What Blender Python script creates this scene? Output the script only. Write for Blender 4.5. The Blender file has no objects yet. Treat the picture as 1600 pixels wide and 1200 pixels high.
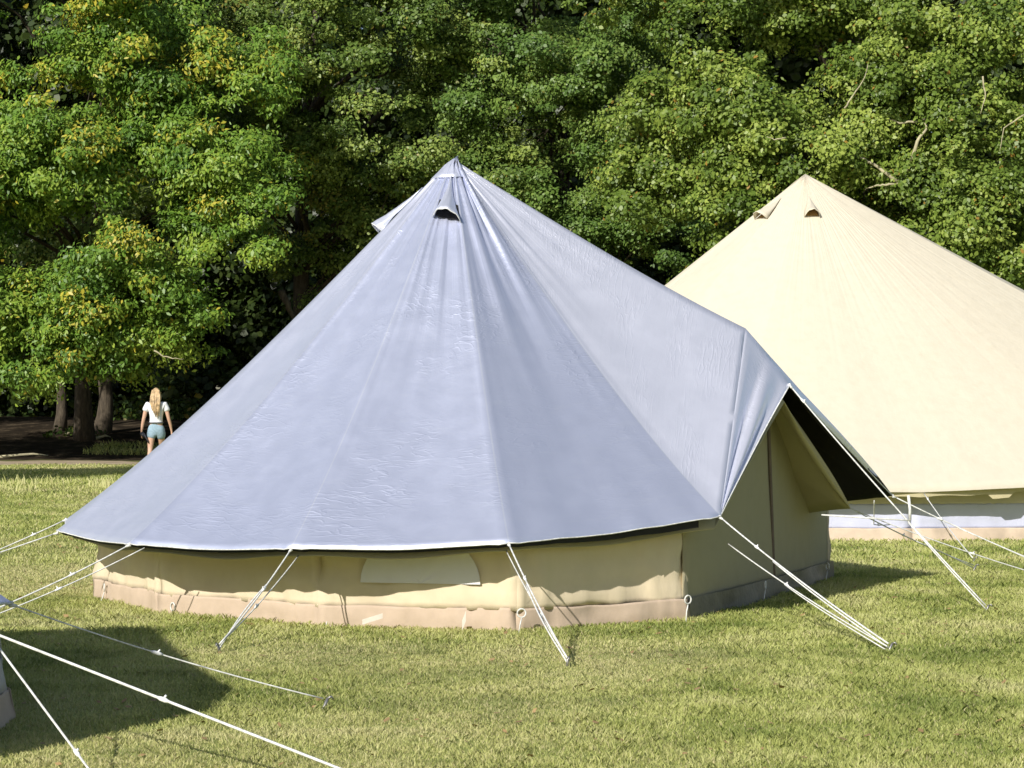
import bpy, bmesh, math, random
import numpy as np
from mathutils import Vector, noise as mnoise
random.seed(7); RNG = np.random.default_rng(11)
sc = bpy.context.scene
COL = sc.collection
F_PX, HOR, CAMZ = 3280.0, 638.0, 1.28
def at(px, py, D):                       # where a point seen at (px,py) stands if it is D metres away
    return Vector(((px-800)/F_PX*D, D, CAMZ+(HOR-py)/F_PX*D))
def gpt(px, py):
    D = CAMZ*F_PX/(py-HOR); return Vector(((px-800)/F_PX*D, D, 0))
SUN = Vector((.87, 1.43, -1.0))         # direction the light travels

# ------------------------------------------------------------------ helpers
def link(name, me, mat=None, parent=None, smooth=True):
    o = bpy.data.objects.new(name, me); COL.objects.link(o)
    if mat is not None:
        for m in (mat if isinstance(mat, (list, tuple)) else [mat]): me.materials.append(m)
    if parent is not None: o.parent = parent
    if smooth: me.polygons.foreach_set('use_smooth', [True]*len(me.polygons))
    return o
def mesh_from(name, V, Fc, mat=None, parent=None, smooth=True, uv=None, off=(0,0,0)):
    me = bpy.data.meshes.new(name)
    V = [tuple(np.asarray(v, float)-np.asarray(off, float)) for v in V]
    me.from_pydata(V, [], Fc); me.update()
    if uv is not None:
        l = me.uv_layers.new(name='UVMap')
        arr = np.array([uv[v] for p in Fc for v in p], dtype=np.float32).ravel()
        l.data.foreach_set('uv', arr)
    return link(name, me, mat, parent, smooth)
def tag(o, label=None, cat=None, group=None, kind=None):
    if label: o['label'] = label
    if cat: o['category'] = cat
    if group: o['group'] = group
    if kind: o['kind'] = kind
    return o
def thing(name, loc, label, cat, group=None):
    o = bpy.data.objects.new(name, None); COL.objects.link(o); o.location = loc
    o.empty_display_size = .3
    return tag(o, label, cat, group)
class MB:
    def __init__(s): s.V=[]; s.F=[]
    def tube(s, pts, r, n=6, caps=True):
        pts=[Vector(p) for p in pts]; rs = r if isinstance(r,(list,tuple)) else [r]*len(pts)
        b=len(s.V); up=Vector((0,0,1))
        prevx=None
        for i,p in enumerate(pts):
            d=(pts[min(i+1,len(pts)-1)]-pts[max(i-1,0)])
            d=d.normalized() if d.length>1e-9 else Vector((0,0,1))
            x = prevx-d*prevx.dot(d) if prevx is not None else d.cross(up)
            if x.length<1e-4: x=d.cross(Vector((1,0,0)))
            x.normalize(); prevx=x; y=d.cross(x)
            for k in range(n):
                a=2*math.pi*k/n; s.V.append(tuple(p+(x*math.cos(a)+y*math.sin(a))*rs[i]))
        for i in range(len(pts)-1):
            for k in range(n):
                k2=(k+1)%n; s.F.append((b+i*n+k,b+i*n+k2,b+(i+1)*n+k2,b+(i+1)*n+k))
        if caps:
            s.F.append(tuple(b+k for k in range(n))[::-1]); e=b+(len(pts)-1)*n
            s.F.append(tuple(e+k for k in range(n)))
        return s
    def quad(s,a,b,c,d):
        i=len(s.V); s.V+= [tuple(a),tuple(b),tuple(c),tuple(d)]; s.F.append((i,i+1,i+2,i+3)); return s
    def build(s,name,mat,parent=None,smooth=True,off=(0,0,0)):
        return mesh_from(name,s.V,s.F,mat,parent,smooth,off=off)
def big_mesh(name, V, nper, mat, attrs=None, parent=None, smooth=False):
    """V: (N,nper,3) one polygon each"""
    N=V.shape[0]; me=bpy.data.meshes.new(name)
    me.vertices.add(N*nper); me.vertices.foreach_set('co', V.astype(np.float32).ravel())
    me.loops.add(N*nper); me.loops.foreach_set('vertex_index', np.arange(N*nper,dtype=np.int32))
    me.polygons.add(N); me.polygons.foreach_set('loop_start', np.arange(0,N*nper,nper,dtype=np.int32))
    try: me.polygons.foreach_set('loop_total', np.full(N,nper,dtype=np.int32))
    except Exception: pass
    me.update(calc_edges=True)
    for k,a in (attrs or {}).items():
        at_=me.attributes.new(k,'FLOAT','FACE'); at_.data.foreach_set('value', a.astype(np.float32))
    return link(name, me, mat, parent, smooth)

# ------------------------------------------------------------------ materials
def new_mat(name):
    m=bpy.data.materials.new(name); m.use_nodes=True; nt=m.node_tree
    return m, nt, nt.nodes['Principled BSDF'], nt.nodes['Material Output']
def N(nt,t,**k):
    n=nt.nodes.new(t)
    for a,b in k.items(): setattr(n,a,b)
    return n
def ramp(nt, fac, stops):
    r=N(nt,'ShaderNodeValToRGB'); e=r.color_ramp.elements
    while len(e)<len(stops): e.new(.5)
    for i,(p,c) in enumerate(stops): e[i].position=p; e[i].color=(*c,1)
    nt.links.new(fac,r.inputs[0]); return r.outputs[0]
def nz(nt, vec, scale, detail=4, rough=.55, dist=0):
    n=N(nt,'ShaderNodeTexNoise'); n.inputs['Scale'].default_value=scale; n.inputs['Detail'].default_value=detail
    n.inputs['Roughness'].default_value=rough; n.inputs['Distortion'].default_value=dist
    if vec is not None: nt.links.new(vec,n.inputs['Vector'])
    return n.outputs['Fac']
def mapping(nt, vec, scale=(1,1,1), rot=(0,0,0)):
    m=N(nt,'ShaderNodeMapping'); m.inputs['Scale'].default_value=scale; m.inputs['Rotation'].default_value=rot
    nt.links.new(vec,m.inputs['Vector']); return m.outputs[0]
def mixc(nt, fac, a, b, blend='MIX'):
    m=N(nt,'ShaderNodeMix',data_type='RGBA',blend_type=blend)
    for s,v in ((0,fac),(6,a),(7,b)):
        if hasattr(v,'links'): nt.links.new(v,m.inputs[s])
        elif isinstance(v,(int,float)): m.inputs[s].default_value=v
        else: m.inputs[s].default_value=(*v,1)
    return m.outputs[2]
def math_(nt, op, a, b=0.0, clamp=False):
    m=N(nt,'ShaderNodeMath',operation=op,use_clamp=clamp)
    for s,v in ((0,a),(1,b)):
        if hasattr(v,'links'): nt.links.new(v,m.inputs[s])
        else: m.inputs[s].default_value=v
    return m.outputs[0]
def bump(nt, bs, h, strength, dist=.01, prev=None):
    b=N(nt,'ShaderNodeBump'); b.inputs['Strength'].default_value=strength; b.inputs['Distance'].default_value=dist
    nt.links.new(h,b.inputs['Height'])
    if prev is not None: nt.links.new(prev,b.inputs['Normal'])
    if bs is not None: nt.links.new(b.outputs[0],bs.inputs['Normal'])
    return b.outputs[0]
def simple(name, col, rough=.6, var=.12, scale=20, spec=.4, bstr=.1, metallic=0):
    m,nt,bs,_=new_mat(name); tc=N(nt,'ShaderNodeTexCoord').outputs['Object']
    f=nz(nt,tc,scale)
    c=ramp(nt,f,[(.3,tuple(x*(1-var) for x in col)),(.7,tuple(min(1,x*(1+var)) for x in col))])
    nt.links.new(c,bs.inputs['Base Color']); bs.inputs['Roughness'].default_value=rough
    bs.inputs['Specular IOR Level'].default_value=spec; bs.inputs['Metallic'].default_value=metallic
    if bstr: bump(nt,bs,nz(nt,tc,scale*4),bstr)
    return m

def canvas_mat(name, col, dirt=.0, weave=True, transl=.0):
    m,nt,bs,out=new_mat(name); tc=N(nt,'ShaderNodeTexCoord').outputs['Object']
    big=nz(nt,tc,.9,3); fine=nz(nt,tc,9,5)
    c=mixc(nt,math_(nt,'MULTIPLY',big,.45),tuple(x for x in col),tuple(x*.86 for x in col))
    c=mixc(nt,ramp(nt,fine,[(.45,(0,0,0)),(.75,(.35,.35,.35))]),c,tuple(x*y for x,y in zip(col,(.86,.84,.8))))
    if dirt:
        sep=N(nt,'ShaderNodeSeparateXYZ'); nt.links.new(tc,sep.inputs[0])
        low=math_(nt,'MULTIPLY',math_(nt,'SUBTRACT',.3,sep.outputs[2],True),dirt,True)
        c=mixc(nt,math_(nt,'MULTIPLY',low,fine),c,(.25,.2,.13))
    nt.links.new(c,bs.inputs['Base Color']); bs.inputs['Roughness'].default_value=.85
    bs.inputs['Specular IOR Level'].default_value=.2
    b=bump(nt,None,nz(nt,mapping(nt,tc,(1,1,.5)),6,3),.35,.02)
    bump(nt,bs,nz(nt,tc,160,2),.25,.002,b)
    if transl:
        tr=N(nt,'ShaderNodeBsdfTranslucent'); nt.links.new(c,tr.inputs[0])
        mx=N(nt,'ShaderNodeMixShader'); mx.inputs[0].default_value=transl
        nt.links.new(bs.outputs[0],mx.inputs[1]); nt.links.new(tr.outputs[0],mx.inputs[2]); nt.links.new(mx.outputs[0],out.inputs[0])
    return m
M={}
M['canvas']=canvas_mat('cream_canvas',(.82,.70,.51),dirt=2.0)
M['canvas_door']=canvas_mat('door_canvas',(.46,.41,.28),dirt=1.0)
M['canvas2']=canvas_mat('pale_cream_canvas',(.66,.605,.49))
M['canvas_in']=canvas_mat('roof_canvas',(.60,.53,.34))
M['flap']=canvas_mat('beige_pvc',(.66,.52,.41),dirt=2.0)
M['window']=canvas_mat('grey_mesh_window',(.86,.84,.86))
M['whitepatch']=simple('off_white_patch',(.72,.66,.58),.35,.08)  # colour of two small off-white quads low on the front
M['rope']=simple('white_rope',(.72,.72,.70),.7,.25,45)
M['plastic']=simple('white_plastic',(.85,.85,.85),.35,.05)
M['steel']=simple('galvanised_steel',(.35,.34,.33),.45,.25,40,metallic=.8)
M['darkin']=simple('painted_vent_shade',(.02,.02,.022),.8,.3)  # near-black colour painted for the shade inside the cover's vent hoods
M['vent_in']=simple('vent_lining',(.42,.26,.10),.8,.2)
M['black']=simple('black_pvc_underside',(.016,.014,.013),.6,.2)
M['pole']=simple('steel_pole',(.5,.5,.5),.4,.1,metallic=.8)

def silver():
    m,nt,bs,out=new_mat('silver_tarpaulin')
    tc=N(nt,'ShaderNodeTexCoord'); uv=tc.outputs['UV']; ob=tc.outputs['Object']
    sep=N(nt,'ShaderNodeSeparateXYZ'); nt.links.new(uv,sep.inputs[0])
    # u = panel index + position across, v = 0 apex .. 1 hem
    fr=math_(nt,'FRACT',sep.outputs[0]); e=math_(nt,'ABSOLUTE',math_(nt,'SUBTRACT',fr,.5))
    wid=math_(nt,'DIVIDE',.006,math_(nt,'ADD',sep.outputs[1],.05))
    seam=math_(nt,'GREATER_THAN',e,math_(nt,'SUBTRACT',.5,wid))
    col=ramp(nt,nz(nt,ob,1.1,4),[(.25,(.61,.65,.825)),(.75,(.64,.68,.85))])
    # glossy brightness painted in as paler colour on porch pieces and two left panels
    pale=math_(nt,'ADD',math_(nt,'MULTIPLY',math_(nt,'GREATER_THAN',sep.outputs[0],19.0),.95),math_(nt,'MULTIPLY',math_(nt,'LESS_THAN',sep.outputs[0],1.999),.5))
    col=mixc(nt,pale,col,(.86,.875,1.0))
    fine=nz(nt,mapping(nt,uv,(5,60,1)),1,2)
    col=mixc(nt,math_(nt,'MULTIPLY',ramp(nt,fine,[(.56,(0,0,0)),(.74,(1,1,1))]),.16),col,(.72,.76,.86))
    col=mixc(nt,math_(nt,'MULTIPLY',seam,.35),col,(.80,.83,.9))
    nt.links.new(col,bs.inputs['Base Color'])
    bs.inputs['Metallic'].default_value=.6
    rr=ramp(nt,nz(nt,ob,7,4),[(.3,(.36,)*3),(.7,(.46,)*3)]); nt.links.new(rr,bs.inputs['Roughness'])
    bs.inputs['Specular IOR Level'].default_value=.5
    # sparse short cross creases, long soft folds near the peak, faint crumple
    w=nz(nt,mapping(nt,uv,(6,60,1)),1,2,.5,.5)
    rid=math_(nt,'SUBTRACT',1,math_(nt,'MULTIPLY',math_(nt,'ABSOLUTE',math_(nt,'SUBTRACT',w,.5)),16),True)
    msk=ramp(nt,nz(nt,mapping(nt,uv,(1.7,6,1)),1,3),[(.46,(0,)*3),(.66,(1,)*3)])
    b=bump(nt,None,math_(nt,'MULTIPLY',rid,msk),.30,.006)
    x=nz(nt,mapping(nt,uv,(2.5,26,1)),1,3,.55,.8)
    b=bump(nt,None,x,.10,.012,b)
    lo=nz(nt,mapping(nt,uv,(13,2.2,1)),1,2,.5,.5)
    amt=ramp(nt,sep.outputs[1],[(.05,(1,)*3),(.55,(.08,)*3)])
    b=bump(nt,None,math_(nt,'MULTIPLY',lo,amt),.22,.03,b)
    b=bump(nt,None,nz(nt,ob,3.2,3,.5,.6),.05,.05,b)
    bump(nt,bs,nz(nt,ob,420,2),.10,.001,b)
    return m
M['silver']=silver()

def leaf_mat(name, dark, mid, light, yellow=(.32,.24,.02), rough=.42, trans=.28):
    m,nt,bs,out=new_mat(name)
    a=N(nt,'ShaderNodeAttribute',attribute_name='tint').outputs['Fac']
    y=N(nt,'ShaderNodeAttribute',attribute_name='yel').outputs['Fac']
    c=ramp(nt,a,[(.1,dark),(.5,mid),(.95,light)]); c=mixc(nt,y,c,yellow)
    nt.links.new(c,bs.inputs['Base Color']); bs.inputs['Roughness'].default_value=rough; bs.inputs['Specular IOR Level'].default_value=.35
    tr=N(nt,'ShaderNodeBsdfTranslucent'); c2=mixc(nt,.4,c,(.26,.34,.03)); nt.links.new(c2,tr.inputs[0])
    mx=N(nt,'ShaderNodeMixShader'); mx.inputs[0].default_value=trans
    nt.links.new(bs.outputs[0],mx.inputs[1]); nt.links.new(tr.outputs[0],mx.inputs[2]); nt.links.new(mx.outputs[0],out.inputs[0])
    return m
M['ash']=leaf_mat('ash_leaves',(.07,.155,.024),(.165,.295,.04),(.34,.44,.06),(.58,.49,.06))
M['oak']=leaf_mat('oak_leaves',(.06,.115,.022),(.145,.225,.045),(.35,.43,.10),(.3,.25,.05))
M['teal']=leaf_mat('lime_leaves',(.07,.135,.03),(.14,.24,.048),(.25,.35,.08),(.2,.2,.05))
M['plane']=leaf_mat('plane_leaves',(.075,.13,.020),(.165,.245,.040),(.38,.46,.095),(.36,.20,.04))
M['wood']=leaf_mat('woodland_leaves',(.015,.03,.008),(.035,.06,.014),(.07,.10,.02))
M['under']=leaf_mat('undergrowth_leaves',(.03,.06,.012),(.06,.10,.02),(.13,.17,.04),(.25,.2,.05))
def bark_mat():
    m,nt,bs,_=new_mat('bark'); tc=N(nt,'ShaderNodeTexCoord').outputs['Object']
    f=nz(nt,mapping(nt,tc,(1,1,.25)),14,6,.65,.5)
    c=ramp(nt,f,[(.3,(.03,.022,.015)),(.55,(.085,.066,.045)),(.8,(.18,.15,.10))])
    nt.links.new(c,bs.inputs['Base Color']); bs.inputs['Roughness'].default_value=.9; bump(nt,bs,f,.8,.03); return m
M['bark']=bark_mat()
M['pale_bark']=simple('pale_mottled_bark',(.42,.38,.25),.8,.35,5,bstr=.4)

# ------------------------------------------------------------------ terrain
def gz(x,y):
    x=np.asarray(x,float); y=np.asarray(y,float)
    s=np.clip((y-50)/13,0,1); s=s*s*(3-2*s)
    z=1.0*s+np.clip(y-63,0,200)*.012
    return z + .02*np.sin(x*.7+y*.31)*np.clip((y-20)/20,0,1)
def ground_mat():
    m,nt,bs,_=new_mat('lawn_soil'); tc=N(nt,'ShaderNodeTexCoord').outputs['Object']
    sep=N(nt,'ShaderNodeSeparateXYZ'); nt.links.new(tc,sep.inputs[0])
    g=ramp(nt,nz(nt,tc,3,6,.7),[(.3,(.28,.33,.10)),(.5,(.38,.42,.13)),(.7,(.50,.47,.22))])
    fine=nz(nt,tc,40,4,.7); g=mixc(nt,ramp(nt,fine,[(.4,(0,0,0)),(.65,(.6,.6,.6))]),g,(.20,.22,.07))
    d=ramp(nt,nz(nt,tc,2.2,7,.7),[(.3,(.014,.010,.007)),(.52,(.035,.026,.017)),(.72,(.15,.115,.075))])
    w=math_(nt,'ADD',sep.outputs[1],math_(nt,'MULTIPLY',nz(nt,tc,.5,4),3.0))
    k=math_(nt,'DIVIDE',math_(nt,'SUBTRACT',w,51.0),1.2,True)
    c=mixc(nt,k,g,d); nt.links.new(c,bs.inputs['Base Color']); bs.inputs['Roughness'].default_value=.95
    bs.inputs['Specular IOR Level'].default_value=.1
    bump(nt,bs,nz(nt,tc,25,5,.7),.6,.03); return m
xs=np.concatenate([[-900,-300,-120],np.linspace(-60,60,81),[120,300,900]])
ys=np.concatenate([[-300,-60],np.linspace(-10,100,91),[140,220,400,900,2500]])
V=[(x,y,float(gz(x,y))) for y in ys for x in xs]; nx=len(xs)
Fc=[(j*nx+i,j*nx+i+1,(j+1)*nx+i+1,(j+1)*nx+i) for j in range(len(ys)-1) for i in range(nx-1)]
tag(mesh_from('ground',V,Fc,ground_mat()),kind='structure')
def path_mat():
    m,nt,bs,_=new_mat('sandy_path'); tc=N(nt,'ShaderNodeTexCoord').outputs['Object']
    c=ramp(nt,nz(nt,tc,1.6,6,.7),[(.3,(.26,.19,.12)),(.6,(.48,.38,.26)),(.8,(.58,.48,.35))])
    nt.links.new(c,bs.inputs['Base Color']); bs.inputs['Roughness'].default_value=.95; bump(nt,bs,nz(nt,tc,14,5),.5,.03); return m
V=[];Fc=[]
pxs=np.linspace(-32,32,97)
for i,x in enumerate(pxs):
    c=48.7-.45*min(15,max(0,x+9.5))+.3*math.sin(x*.8); hw=1.7+.35*math.sin(x*1.7)+.3*math.sin(x*3.9+1)
    for k in range(6):
        y=c-hw+2*hw*k/5; V.append((x,y,float(gz(x,y))+.008+.012*(1-abs(k-2.5)/2.5)))
for i in range(len(pxs)-1):
    for k in range(5): a=i*6+k; Fc.append((a,a+6,a+7,a+1))
tag(mesh_from('path',V,Fc,path_mat()),kind='structure')

# ------------------------------------------------------------------ grass
def vnoise(x,y,s,seed=0,oct=3):
    # cheap value noise for numpy arrays
    r=np.random.default_rng(seed); T=r.random((256,256)); out=0; amp=1; tot=0
    for o in range(oct):
        X=x*s*(2**o)+37.2*o; Y=y*s*(2**o)+11.7*o
        xi=np.floor(X).astype(int); yi=np.floor(Y).astype(int); fx=X-xi; fy=Y-yi
        fx=fx*fx*(3-2*fx); fy=fy*fy*(3-2*fy)
        a=T[xi%256,yi%256]; b=T[(xi+1)%256,yi%256]; c=T[xi%256,(yi+1)%256]; d=T[(xi+1)%256,(yi+1)%256]
        out=out+amp*((a*(1-fx)+b*fx)*(1-fy)+(c*(1-fx)+d*fx)*fy); tot+=amp; amp*=.55
    return out/tot
def grass_mat():
    m,nt,bs,out=new_mat('grass_blades')
    a=N(nt,'ShaderNodeAttribute',attribute_name='tint').outputs['Fac']; y=N(nt,'ShaderNodeAttribute',attribute_name='yel').outputs['Fac']
    c=ramp(nt,a,[(.05,(.25,.31,.08)),(.4,(.46,.50,.15)),(.7,(.58,.60,.23)),(1,(.62,.61,.29))]); c=mixc(nt,y,c,(.66,.58,.34))
    nt.links.new(c,bs.inputs['Base Color']); bs.inputs['Roughness'].default_value=.55; bs.inputs['Specular IOR Level'].default_value=.3
    tr=N(nt,'ShaderNodeBsdfTranslucent'); nt.links.new(c,tr.inputs[0])
    mx=N(nt,'ShaderNodeMixShader'); mx.inputs[0].default_value=.3
    nt.links.new(bs.outputs[0],mx.inputs[1]); nt.links.new(tr.outputs[0],mx.inputs[2]); nt.links.new(mx.outputs[0],out.inputs[0]); return m
def blades(D0,D1,n,h,w,power=1.0):
    D=D0+(D1-D0)*RNG.random(n)**power; hw=D*.262+.9
    x=(RNG.random(n)*2-1)*hw
    cl=vnoise(x,D,2.2,3,4); tuft=vnoise(x,D,7,5,2); wear=vnoise(x,D,.55,9,3)
    hh=h*(.45+1.0*RNG.random(n))*(.55+.95*tuft)*(1.25-.6*np.clip((wear-.5)*3,0,1))
    ww=w*(.7+.6*RNG.random(n)); ang=RNG.random(n)*2*np.pi
    la=RNG.random(n)*2*np.pi; lean=hh*(.25+.75*RNG.random(n))
    base=np.stack([x,D,gz(x,D)-.003],1); dx=np.stack([np.cos(ang),np.sin(ang),0*ang],1)*ww[:,None]/2
    mid=base+np.stack([np.cos(la)*lean*.35,np.sin(la)*lean*.35,hh*.62],1)
    tip=base+np.stack([np.cos(la)*lean,np.sin(la)*lean,hh*.95],1)
    V=np.stack([base-dx,base+dx,mid+dx*.8,tip,mid-dx*.8],1)
    tint=np.clip(.46+(cl-.5)*1.7+(RNG.random(n)-.5)*.45+(tuft-.5)*.3,0,1)
    yel=np.clip((wear-.52)*2.6+(RNG.random(n)-.35)*.5,0,.85)*(.35+.65*(RNG.random(n)<.5))
    yel=np.where(RNG.random(n)<.06,.8,yel)
    return V,tint,yel
def out_of_tents(V):
    x=V[:,0,0]; y=V[:,0,1]; k=np.ones(len(x),bool)
    for cx,cy,r in ((-.41,14.5,2.15),(3.32,24,3.8),(-4.68,7.95,2.4)): k&=((x-cx)**2+(y-cy)**2)>r*r
    return k
Gs=[blades(6.6,11,330000,.017,.0038,.9),blades(10.9,17,280000,.020,.0055),blades(16.9,30,210000,.025,.009),blades(29.9,46.3,130000,.045,.018)]
g=blades(52.6,55,16000,.10,.02); kk=(g[0][:,0,0]<-7.2)&(g[0][:,0,0]>-10.8); Gs.append((g[0][kk],g[1][kk]*.9,g[2][kk]*.3))
V=np.concatenate([g[0] for g in Gs]); T=np.concatenate([g[1] for g in Gs]); Y=np.concatenate([g[2] for g in Gs]); k=out_of_tents(V)
GM=grass_mat()
tag(big_mesh('grass',V[k],5,GM,{'tint':T[k],'yel':Y[k]}),'short mown grass of the field, mottled green and straw','grass',kind='stuff')
n=2600; D_=RNG.uniform(7,40,n)**1.0; x=(RNG.random(n)*2-1)*(D_*.262+.9); a=RNG.random(n)*6.28; L_=RNG.uniform(.008,.02,n)*(1+D_/30)
u1=np.stack([np.cos(a),np.sin(a),RNG.normal(size=n)*.25],1)*L_[:,None]; u2=np.stack([-np.sin(a),np.cos(a),RNG.normal(size=n)*.25],1)*(L_*.6)[:,None]; c_=np.stack([x,D_,gz(x,D_)+.017],1)
Vl=np.stack([c_-u1,c_+u2,c_+u1,c_-u2],1); kl=out_of_tents(Vl)
tag(big_mesh('fallen_leaves',Vl[kl],4,simple('dry_leaf',(.33,.22,.10),.7,.4,3),{}),'small dry fallen leaves scattered over the lawn','leaf litter',kind='stuff')
# taller seeding grass at the far edge of the lawn
n=26000; x=RNG.uniform(-14,14,n); yb=RNG.uniform(31.5,35,n); q=vnoise(x,yb,.8,21,3)+.18*(RNG.random(n)-.5); kk=q>.66; x=x[kk]; yb=yb[kk]; n=len(x)
h=.06+.17*RNG.random(n)**2; la=RNG.random(n)*6.28; base=np.stack([x,yb,gz(x,yb)],1); w=np.stack([np.full(n,.008),0*x,0*x],1)
mid=base+np.stack([np.cos(la)*h*.1,np.sin(la)*h*.1,h*.6],1); tip=base+np.stack([np.cos(la)*h*.35,np.sin(la)*h*.35,h],1)
tag(big_mesh('long_grass',np.stack([base-w,base+w,mid+w*.9,tip,mid-w*.9],1),5,GM,{'tint':.5+.5*RNG.random(n),'yel':.45*RNG.random(n)}),'taller seeding grass along the edge of the mown field','grass',kind='stuff')

# ------------------------------------------------------------------ leaves and trees
def nrm(a): return a/np.maximum(np.linalg.norm(a,axis=1,keepdims=True),1e-9)
def leaves_at(pos, nor, L, W, tint, yel, droop=.3, notch=False):
    n=len(pos); r=nrm(RNG.normal(size=(n,3))); r[:,2]-=droop; t=nrm(r-nor*np.sum(r*nor,1,keepdims=True)); s=np.cross(nor,t)
    sz=.5+.95*RNG.random(n)**1.2; l=(L*sz)[:,None]; w=(W*sz*(.75+.5*RNG.random(n)))[:,None]
    c=nor*(l*.10)
    V=np.stack([pos-t*l*.5, pos-t*l*.12+s*w*.5+c, pos+t*l*.22+s*w*.38+c, pos+t*l*.5, pos+t*l*.22-s*w*.38+c, pos-t*l*.12-s*w*.5+c],1)
    return V,tint,yel
def crown_pts(envs, lobe_r, lobe_density, clumps_per, clump_r, leaves_per, flat=.6, front=True, seed=0, yel_p=.0, yel_top=0):
    global RNG
    RNG=np.random.default_rng(seed); P=[];Nn=[];T=[];Y=[]; lobes=[]
    for (c,rad) in envs:
        c=np.array(c); rad=np.array(rad); area=4*np.pi*((rad[0]*rad[1])**1.6/3+(rad[0]*rad[2])**1.6/3+(rad[1]*rad[2])**1.6/3)**(1/1.6)
        n=int(area*lobe_density); d=nrm(RNG.normal(size=(n*3,3)))
        if front: d=d[(d[:,1]<.35)][:n] if True else d
        d=d[:n]; lobes.append(c+d*rad*RNG.uniform(.72,1.0,(len(d),1)))
    LB=np.concatenate(lobes); LR=lobe_r*RNG.uniform(.6,1.35,len(LB))
    k=clumps_per; cd=nrm(RNG.normal(size=(len(LB)*k,3))+np.array([0,-.35,.25])); lr=np.repeat(LR,k); cd=cd
    CB=np.repeat(LB,k,0)+cd*(lr*RNG.uniform(.6,1.1,len(lr)))[:,None]*np.array([1,1,.8])
    CR=clump_r*np.clip(RNG.lognormal(-.10,.34,len(CB)),.42,1.7); CT=RNG.random(len(CB)); CY=(RNG.random(len(CB))<yel_p+yel_top*np.clip((CB[:,2]-6)/6,0,1)).astype(float)
    m=(leaves_per*(CR/clump_r)**2).astype(int); idx=np.repeat(np.arange(len(CB)),m); n=len(idx)
    d=nrm(RNG.normal(size=(n,3))+np.array([0,-.15,.35])); rr=CR[idx]*np.where(RNG.random(n)<.04,RNG.uniform(1.0,1.4,n),RNG.uniform(.25,1.02,n))
    st_=nrm(RNG.normal(size=(len(CB),3)))*np.array([1,1,.6]); al=1+.28*RNG.random(len(CB))
    q_=np.sum(d*st_[idx],1,keepdims=True); d=d+st_[idx]*q_*(al[idx]-1)[:,None]*1.4
    pos=CB[idx]+d*rr[:,None]*np.array([1,1,flat])
    nor=nrm(d*.75+cd[idx]*.45+np.array([-.3,-.5,.5])+RNG.normal(size=(n,3))*.52)
    tint=np.clip(.02+.55*CT[idx]+.45*RNG.random(n),0,1)
    yel=np.where(RNG.random(n)<.012,.9,CY[idx]*(RNG.random(n)<.55)*RNG.uniform(.3,1,n))
    return pos,nor,tint,yel,LB,CB
def limb_path(a,b,n=7,wob=.25,sag=.0):
    a=Vector(a); b=Vector(b); L=(b-a).length; out=[]
    for i in range(n):
        t=i/(n-1); p=a.lerp(b,t); f=math.sin(t*math.pi)
        out.append(p+Vector((random.uniform(-1,1)*wob*f*.6,random.uniform(-1,1)*wob*f*.6,L*.12*f-sag*t*t)))
    return out
def tree(name,label,base,lean,th,tr,envs,mat,seed,lobe_r=1.25,dens=.16,cl=13,clr=.5,lv=210,L=.11,W=.06,flat=.6,droop=.3,yel_p=0,yel_top=0,barkm='bark',zmax=13.8,group='broadleaf trees along the edge of the field'):
    random.seed(seed); bx,by=base; bz=float(gz(bx,by))-.1
    root=thing(name,(bx,by,bz),label,'tree',group); off=(bx,by,bz)
    pos,nor,t,y,LB,CB=crown_pts(envs,lobe_r,dens,cl,clr,lv,flat,seed=seed,yel_p=yel_p,yel_top=yel_top)
    k=(pos[:,2]<zmax)&(pos[:,2]>.9); pos=pos[k]; nor=nor[k]; t=t[k]; y=y[k]
    V,t,y=leaves_at(pos-np.array(off),nor,np.full(len(pos),L),np.full(len(pos),W),t,y,droop)
    big_mesh('crown',V,6,M[mat],{'tint':t,'yel':y},root)
    mb=MB(); top=Vector((bx+lean,by,bz+th)); tp=[]
    for i in range(12):
        q=i/11; tp.append(Vector((bx,by,bz)).lerp(top,q)+Vector((.12*math.sin(q*5+seed),.1*math.cos(q*4+seed),0)))
    mb.tube(tp,[tr*(1.45 if i==0 else 1.12 if i==1 else 1-.75*i/11) for i in range(12)],14)
    mb.build('trunk',M[barkm],root,off=off)
    lm=MB(); idx=list(range(len(LB))); random.shuffle(idx)
    for j in idx[:26]:
        e=Vector(LB[j]); q=min(.95,max(.3,(e.z-bz)/th*.75)); s=tp[int(q*11)]
        pth=limb_path(s,e,8,.5); r0=tr*.34*random.uniform(.6,1.1); lm.tube(pth,[r0*(1-.8*i/7) for i in range(8)],6)
        near=[c for c in CB if (Vector(c)-e).length<1.6][:5]
        for c in near: lm.tube(limb_path(e,c,5,.15),[r0*.22*(1-.6*i/4) for i in range(5)],4)
    lm.build('limbs',M[barkm],root,off=off)
    return root
print('trees')
tree('ash_tree','tall bright green ash tree with yellow sprays at the left of the field',(-11.4,56),.2,11,.21,
     [((-12.2,52.5,9.8),(4.6,3.4,4.6)),((-10.3,51.3,5.6),(4.0,2.4,2.7)),((-14.2,50.8,3.7),(2.8,2.0,1.7)),((-7.6,52.8,8.3),(2.1,2.2,2.2)),((-11.4,50.6,3.1),(2.6,1.7,1.0)),((-12.6,50.6,2.7),(3.0,1.2,.8)),((-8.9,52.2,3.3),(1.6,1.3,1.1))],
     'ash',3,lobe_r=1.1,dens=.20,cl=12,clr=.47,lv=260,L=.12,W=.05,flat=.65,droop=.9,yel_p=.05,yel_top=.26)
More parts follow.
